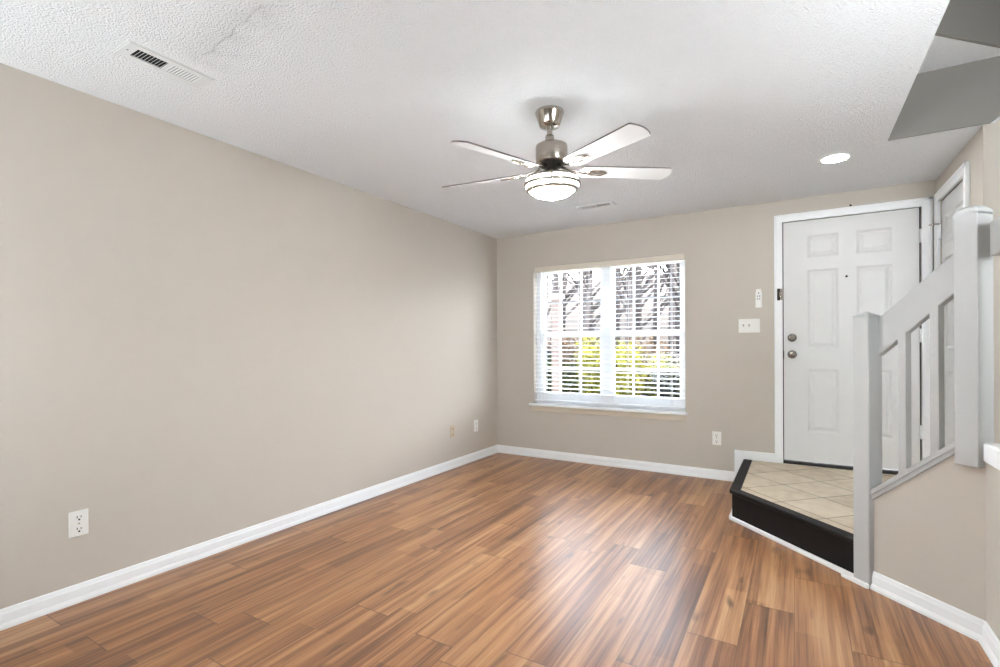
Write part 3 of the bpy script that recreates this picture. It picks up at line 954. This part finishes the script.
# ---------------------------------------------------------------- ceiling vents
def vent(label, loc, rz, L=0.332, W=0.132, sl=0.252, swd=0.076, n=10, first_open=True):
    v = thing('ceiling_vent', label, 'vent', loc, (0, 0, rz), None)
    f = MB()
    # stepped plate with a rectangular opening (local x along its length)
    for (a, b_, c, d_) in ((-L / 2, -W / 2, -sl / 2, W / 2), (sl / 2, -W / 2, L / 2, W / 2), (-sl / 2, -W / 2, sl / 2, -swd / 2), (-sl / 2, swd / 2, sl / 2, W / 2)):
        f.box(a, b_, -0.006, c, d_, 0)
    f.box(-L / 2 - 0.006, -W / 2 - 0.006, -0.002, L / 2 + 0.006, -W / 2, 0)
    f.box(-L / 2 - 0.006, W / 2, -0.002, L / 2 + 0.006, W / 2 + 0.006, 0)
    f.box(-L / 2 - 0.006, -W / 2, -0.002, -L / 2, W / 2, 0)
    f.box(L / 2, -W / 2, -0.002, L / 2 + 0.006, W / 2, 0)
    f.box(-0.006, -swd / 2, -0.006, 0.006, swd / 2, 0)
    f.build('frame', M['vent'], v)
    p = sl / 2 / n
    for side in (-1, 1):
        s = MB()
        for i in range(n):
            x = side * (0.006 + p * (i + 0.5))
            a = math.radians(48 * side if side < 0 else 14)
            s.box(-0.0045, -swd / 2, -0.0006, 0.0045 if side < 0 else 0.0035, swd / 2, 0.0006, 0, Matrix.Translation((x, 0, -0.0042)) @ Matrix.Rotation(a, 4, 'Y'))
        s.build('louvres', M['vent'], v)
    MB().box(-sl / 2, -swd / 2, -0.0008, sl / 2, swd / 2, -0.0004).build('duct_opening', M['duct'], v, label='dark opening behind the louvres')
    MB().lathe([(0, -0.0075), (0.003, -0.0075), (0.004, -0.006)], 10, Matrix.Translation((-L / 2 + 0.017, 0, 0))).build('screw', M['damper'], v)
    return v
vent('white louvred ceiling vent at upper left near the long wall', (0.5875, -3.743, H), PI / 2)
vent('small white ceiling vent beyond the fan, above the window', (1.437, -0.688, H), 0.0)

# ---------------------------------------------------------------- outlets, switch plate, remote
def outlet(label, loc, rz, plate_mat, w=0.076, h=0.122, kind='duplex', group=None):
    o = thing('wall_outlet', label, 'outlet', loc, (0, 0, rz))
    MB().box(-w / 2, -0.006, -h / 2, w / 2, 0, h / 2, 0.003).build('plate', plate_mat, o)
    if kind == 'duplex':
        for sz in (-0.028, 0.028):
            pts = [(0.017 * math.cos(2 * PI * i / 20), max(-0.0135, min(0.0135, 0.0185 * math.sin(2 * PI * i / 20)))) for i in range(20)]
            r = MB()
            r.prism(pts, 0, 0.0025, Matrix.Translation((0, -0.0055, sz)) @ m_xz)
            ro = r.build('socket', plate_mat, o)
            s = MB()
            s.box(-0.009, -0.0088, sz - 0.001, -0.006, -0.0078, sz + 0.010)
            s.box(0.006, -0.0088, sz - 0.001, 0.0085, -0.0078, sz + 0.009)
            s.prism([(0.0042 * math.cos(2 * PI * i / 12), 0.0042 * math.sin(2 * PI * i / 12) - 0.009) for i in range(12)], 0, 0.001, Matrix.Translation((0, -0.0078, sz)) @ m_xz)
            s.build('slot', M['slot'], ro)
        sc = MB()
        sc.lathe([(0, 0.0026), (0.003, 0.002), (0.0036, 0)], 12, Matrix.Translation((0, -0.006, 0)) @ m_xz)
        sc.build('screw', M['nickel'], o)
    else:
        j = MB()
        j.box(-0.012, -0.009, -0.012, 0.012, -0.005, 0.012, 0.002)
        j.build('jack', M['grey_plastic'] if kind == 'jack' else plate_mat, o)
        for sz in (-0.042, 0.042):
            sc = MB()
            sc.lathe([(0, 0.0026), (0.003, 0.002), (0.0036, 0)], 12, Matrix.Translation((0, -0.006, sz)) @ m_xz)
            sc.build('screw', M['nickel'], o)
    return o
outlet('white duplex outlet low on the left wall, nearest the camera', (0, -3.861, 0.373), PI / 2, M['plastic'])
outlet('tan outlet low on the left wall near the far corner', (0, -0.865, 0.364), PI / 2, M['ivory'])
outlet('white outlet low on the left wall, closest to the far corner', (0, -0.446, 0.364), PI / 2, M['plastic'])
outlet('white outlet low on the far wall between window and landing', (2.321, 0, 0.370), 0, M['plastic'])

sp = thing('light_switch', 'white triple switch plate on the wall left of the front door', 'switch', (2.5875, 0, 1.381))
MB().box(-0.084, -0.006, -0.061, 0.084, 0, 0.061, 0.003).build('plate', M['plastic'], sp)
for i, x in enumerate((-0.046, 0.0, 0.046)):
    sb = MB()
    if i < 2:
        sb.box(-0.005, -0.0075, -0.012, 0.005, -0.005, 0.012)
        sb.build('toggle_slot', M['grey_plastic'], sp, Matrix.Translation((x, 0, 0)))
        tb = MB()
        tb.box(-0.004, -0.018, -0.004, 0.004, -0.004, 0.004, 0.001, Matrix.Rotation(0.5, 4, 'X'))
        tb.build('toggle', M['plastic'], sp, Matrix.Translation((x, 0, 0)))
    else:
        sb.box(-0.016, -0.0095, -0.033, 0.016, -0.005, 0.033, 0.002)
        sb.build('rocker', M['plastic'], sp, Matrix.Translation((x, 0, 0)))
    for zz in (-0.048, 0.048):
        sc = MB()
        sc.lathe([(0, 0.0026), (0.003, 0.002), (0.0036, 0)], 10, Matrix.Translation((x, -0.006, zz)) @ m_xz)
        sc.build('screw', M['plastic'], sp)

rm = thing('fan_remote', 'small white fan remote in a wall cradle above the switch plate', 'remote', (2.663, 0, 1.617))
MB().box(-0.026, -0.012, -0.080, 0.026, 0, 0.060, 0.004).build('cradle', M['plastic'], rm)
MB().box(-0.021, -0.022, -0.070, 0.021, -0.010, 0.080, 0.004).build('handset', M['plastic'], rm)
for (x, zz) in ((0, 0.045), (-0.008, 0.018), (0.008, 0.018), (-0.008, -0.006), (0.008, -0.006)):
    MB().lathe([(0, 0.002), (0.005, 0.0015), (0.0055, 0)], 12, Matrix.Translation((x, -0.022, zz)) @ m_xz).build('button', M['grey_plastic'], rm)

# ---------------------------------------------------------------- outdoors
GZ = -0.25
gm = MB()
NX, NY = 24, 30
def gz(x, y):
    return GZ + 0.22 * max(0, y - 6.0) + 0.05 * math.sin(x * 0.9) * math.cos(y * 0.7)
vs = [[gm.b.verts.new((-40 + 70 * i / NX, 0.15 + 45 * (j / NY) ** 1.5, gz(-40 + 70 * i / NX, 45 * (j / NY) ** 1.5))) for j in range(NY + 1)] for i in range(NX + 1)]
for i in range(NX):
    for j in range(NY):
        gm.b.faces.new((vs[i][j], vs[i + 1][j], vs[i + 1][j + 1], vs[i][j + 1])).smooth = True
struct(gm, 'ground', M['ground'], 'leaf-littered ground outside rising away from the window', 'ground')

def foliage(mb, c, rx, ry, rz_, n, size, rnd):
    for _ in range(n):
        while True:
            p = Vector((rnd.uniform(-1, 1), rnd.uniform(-1, 1), rnd.uniform(-1, 1)))
            if 0.35 < p.length < 1:
                break
        p = Vector((c[0] + p.x * rx, c[1] + p.y * ry, c[2] + p.z * rz_))
        q = Matrix.Rotation(rnd.uniform(0, 2 * PI), 3, 'Z') @ Matrix.Rotation(rnd.uniform(-1.2, 1.2), 3, 'X')
        s = size * rnd.uniform(0.6, 1.3)
        v = [mb.b.verts.new(p + q @ Vector(a)) for a in ((-s * 0.5, 0, 0), (0, -s, 0), (s * 0.5, 0, 0.02 * s), (0, s, 0))]
        mb.b.faces.new(v)

def branches(mb, p, d, L, r, depth, rnd):
    d = d.normalized()
    pts = [p]
    for i in range(3):
        d = (d + Vector((rnd.uniform(-.18, .18), rnd.uniform(-.18, .18), rnd.uniform(-.05, .14)))).normalized()
        pts.append(pts[-1] + d * L / 3)
    mb.tube(pts, [r, r * .88, r * .75, r * .6], 6 if depth > 1 else 4)
    if depth == 0:
        return
    for _ in range(3 if depth > 1 else 4):
        t = rnd.uniform(0.35, 1.0)
        i = min(2, int(t * 3))
        q = pts[i].lerp(pts[i + 1], t * 3 - i)
        nd = (d + Vector((rnd.uniform(-1, 1), rnd.uniform(-1, 1), rnd.uniform(-.2, .7))) * 0.9).normalized()
        branches(mb, q, nd, L * rnd.uniform(.5, .75), r * .42, depth - 1, rnd)

rnd = random.Random(11)
def bush(x, y, r, h, mat, label, group, n=900, size=0.055):
    t = thing('bush', label, 'bush', (x, y, gz(x, y)), group=group)
    f_ = MB()
    for _ in range(6):
        a = rnd.uniform(0, 2 * PI)
        foliage(f_, (math.cos(a) * r * 0.45, math.sin(a) * r * 0.45, h * rnd.uniform(0.45, 0.68)), r * 0.62, r * 0.62, h * 0.34, n // 6, size, rnd)
    f_.build('foliage', mat, t)
    s_ = MB()
    for _ in range(5):
        a = rnd.uniform(0, 2 * PI)
        s_.tube([(0, 0, 0), (math.cos(a) * r * .3, math.sin(a) * r * .3, h * .4), (math.cos(a) * r * .5, math.sin(a) * r * .5, h * .8)], [.014, .01, .005], 5)
    s_.build('stem', M['bark_dark'], t)
    return t

def tree(x, y, h, r, mat, label, group, lean=0.0, depth=4):
    t = thing('tree', label, 'tree', (x, y, gz(x, y)), group=group)
    tr = MB()
    top = Vector((lean, 0, h * 0.42))
    tr.tube([(0, 0, -0.05), (lean * .3, 0, h * .2), top], [r * 1.15, r, r * .8], 9)
    tr.build('trunk', mat, t)
    bb = MB()
    for i in range(6):
        a = 2 * PI * i / 6 + rnd.uniform(-.4, .4)
        branches(bb, Vector((lean * (.4 + .12 * i), 0, h * (0.14 + 0.05 * i))), Vector((math.cos(a), math.sin(a), 0.9 + .1 * i)), h * .34, r * .45, depth, rnd)
    bb.build('branches', mat, t)
    return t

# what the window looks onto, from left to right
bush(0.04, 3.3, 0.42, 1.62, M['leaf_yellow'], 'yellow-green bush just left of the window mullion', None, 1500, 0.05)
bush(0.62, 3.0, 0.40, 1.55, M['leaf_yellow'], 'bright yellow bush just right of the window mullion', None, 1500, 0.05)
bush(1.06, 3.7, 0.38, 1.50, M['leaf_yellow'], 'yellow bush beside the dark evergreen at the right of the window', None, 1300, 0.05)
bush(-0.48, 2.9, 0.36, 1.40, M['leaf_green'], 'dull green bush in the second window pane from the left', None, 1300, 0.05)
bush(-0.40, 4.6, 0.50, 1.75, M['leaf_yellow'], 'golden bush rising behind the dull green bush', None, 1300, 0.055)
bush(1.30, 2.7, 0.36, 1.35, M['leaf_dark'], 'dark evergreen bush at the right edge of the window view', None, 1500, 0.045)
bush(-0.95, 3.2, 0.38, 1.50, M['leaf_dark'], 'dark bush behind the brick post at the left edge of the window view', None, 1500, 0.045)
bush(0.35, 5.4, 0.75, 1.9, M['leaf_tan'], 'tan bush of dry leaves behind the yellow bushes', None, 1400, 0.06)
bush(-1.6, 6.2, 0.8, 1.9, M['leaf_tan'], 'dry tan bush at the far left behind the dark bush', None, 1300, 0.06)

struct(MB().box(-6, 0.14, GZ - 0.1, 6, 2.2, GZ + 0.03), 'bounce_slab', M['concrete'], 'pale concrete slab outside, unseen, added to bounce daylight indoors', 'bounce_slab')  # unseen slab added below the window to bounce daylight up to the ceiling
for i, (x, y, h, r, lean, dk) in enumerate(((-3.6, 8.2, 8, .09, .3, 0), (-2.6, 9.6, 8.5, .10, -.2, 0), (-1.9, 7.6, 7.5, .07, .2, 0), (-1.1, 8.8, 8, .09, .2, 0), (-0.5, 7.2, 7, .06, -.1, 0), (0.15, 8.4, 8, .08, .1, 0), (0.75, 7.4, 7.5, .07, -.2, 1),
                                          (-4.6, 11.5, 9, .11, .2, 0), (-3.4, 12.2, 9, .10, -.2, 0), (-2.3, 11.6, 9, .11, .1, 0), (-1.2, 12.4, 9, .10, .2, 0), (-0.2, 11.4, 9, .10, -.2, 0), (0.6, 12.6, 9, .11, 0, 0),
                                          (-6.0, 15.5, 10, .12, .2, 0), (-4.2, 16.0, 10, .12, 0, 0), (-2.6, 15.4, 10, .12, .1, 0), (-1.2, 16.2, 10, .12, -.1, 0), (0.1, 15.6, 10, .12, .1, 0))):
    tree(x, y, h, r, M['bark_dark'] if dk else M['bark'],
         'bare tree with a dark trunk at the right of the window view' if dk else 'bare grey-branched tree in the woods beyond the window', None if dk else 'bare trees in the woods beyond the window', lean)

bp = thing('brick_post', 'pinkish brick porch post seen through the far left window pane', 'post', (0.02, 1.6, GZ + 0.03))
MB().box(-0.055, -0.055, 0, 0.055, 0.055, 2.10).build('shaft', M['brick'], bp)
MB().box(-0.085, -0.085, 2.10, 0.085, 0.085, 2.16, 0.008).build('cap', M['outside_white'], bp)
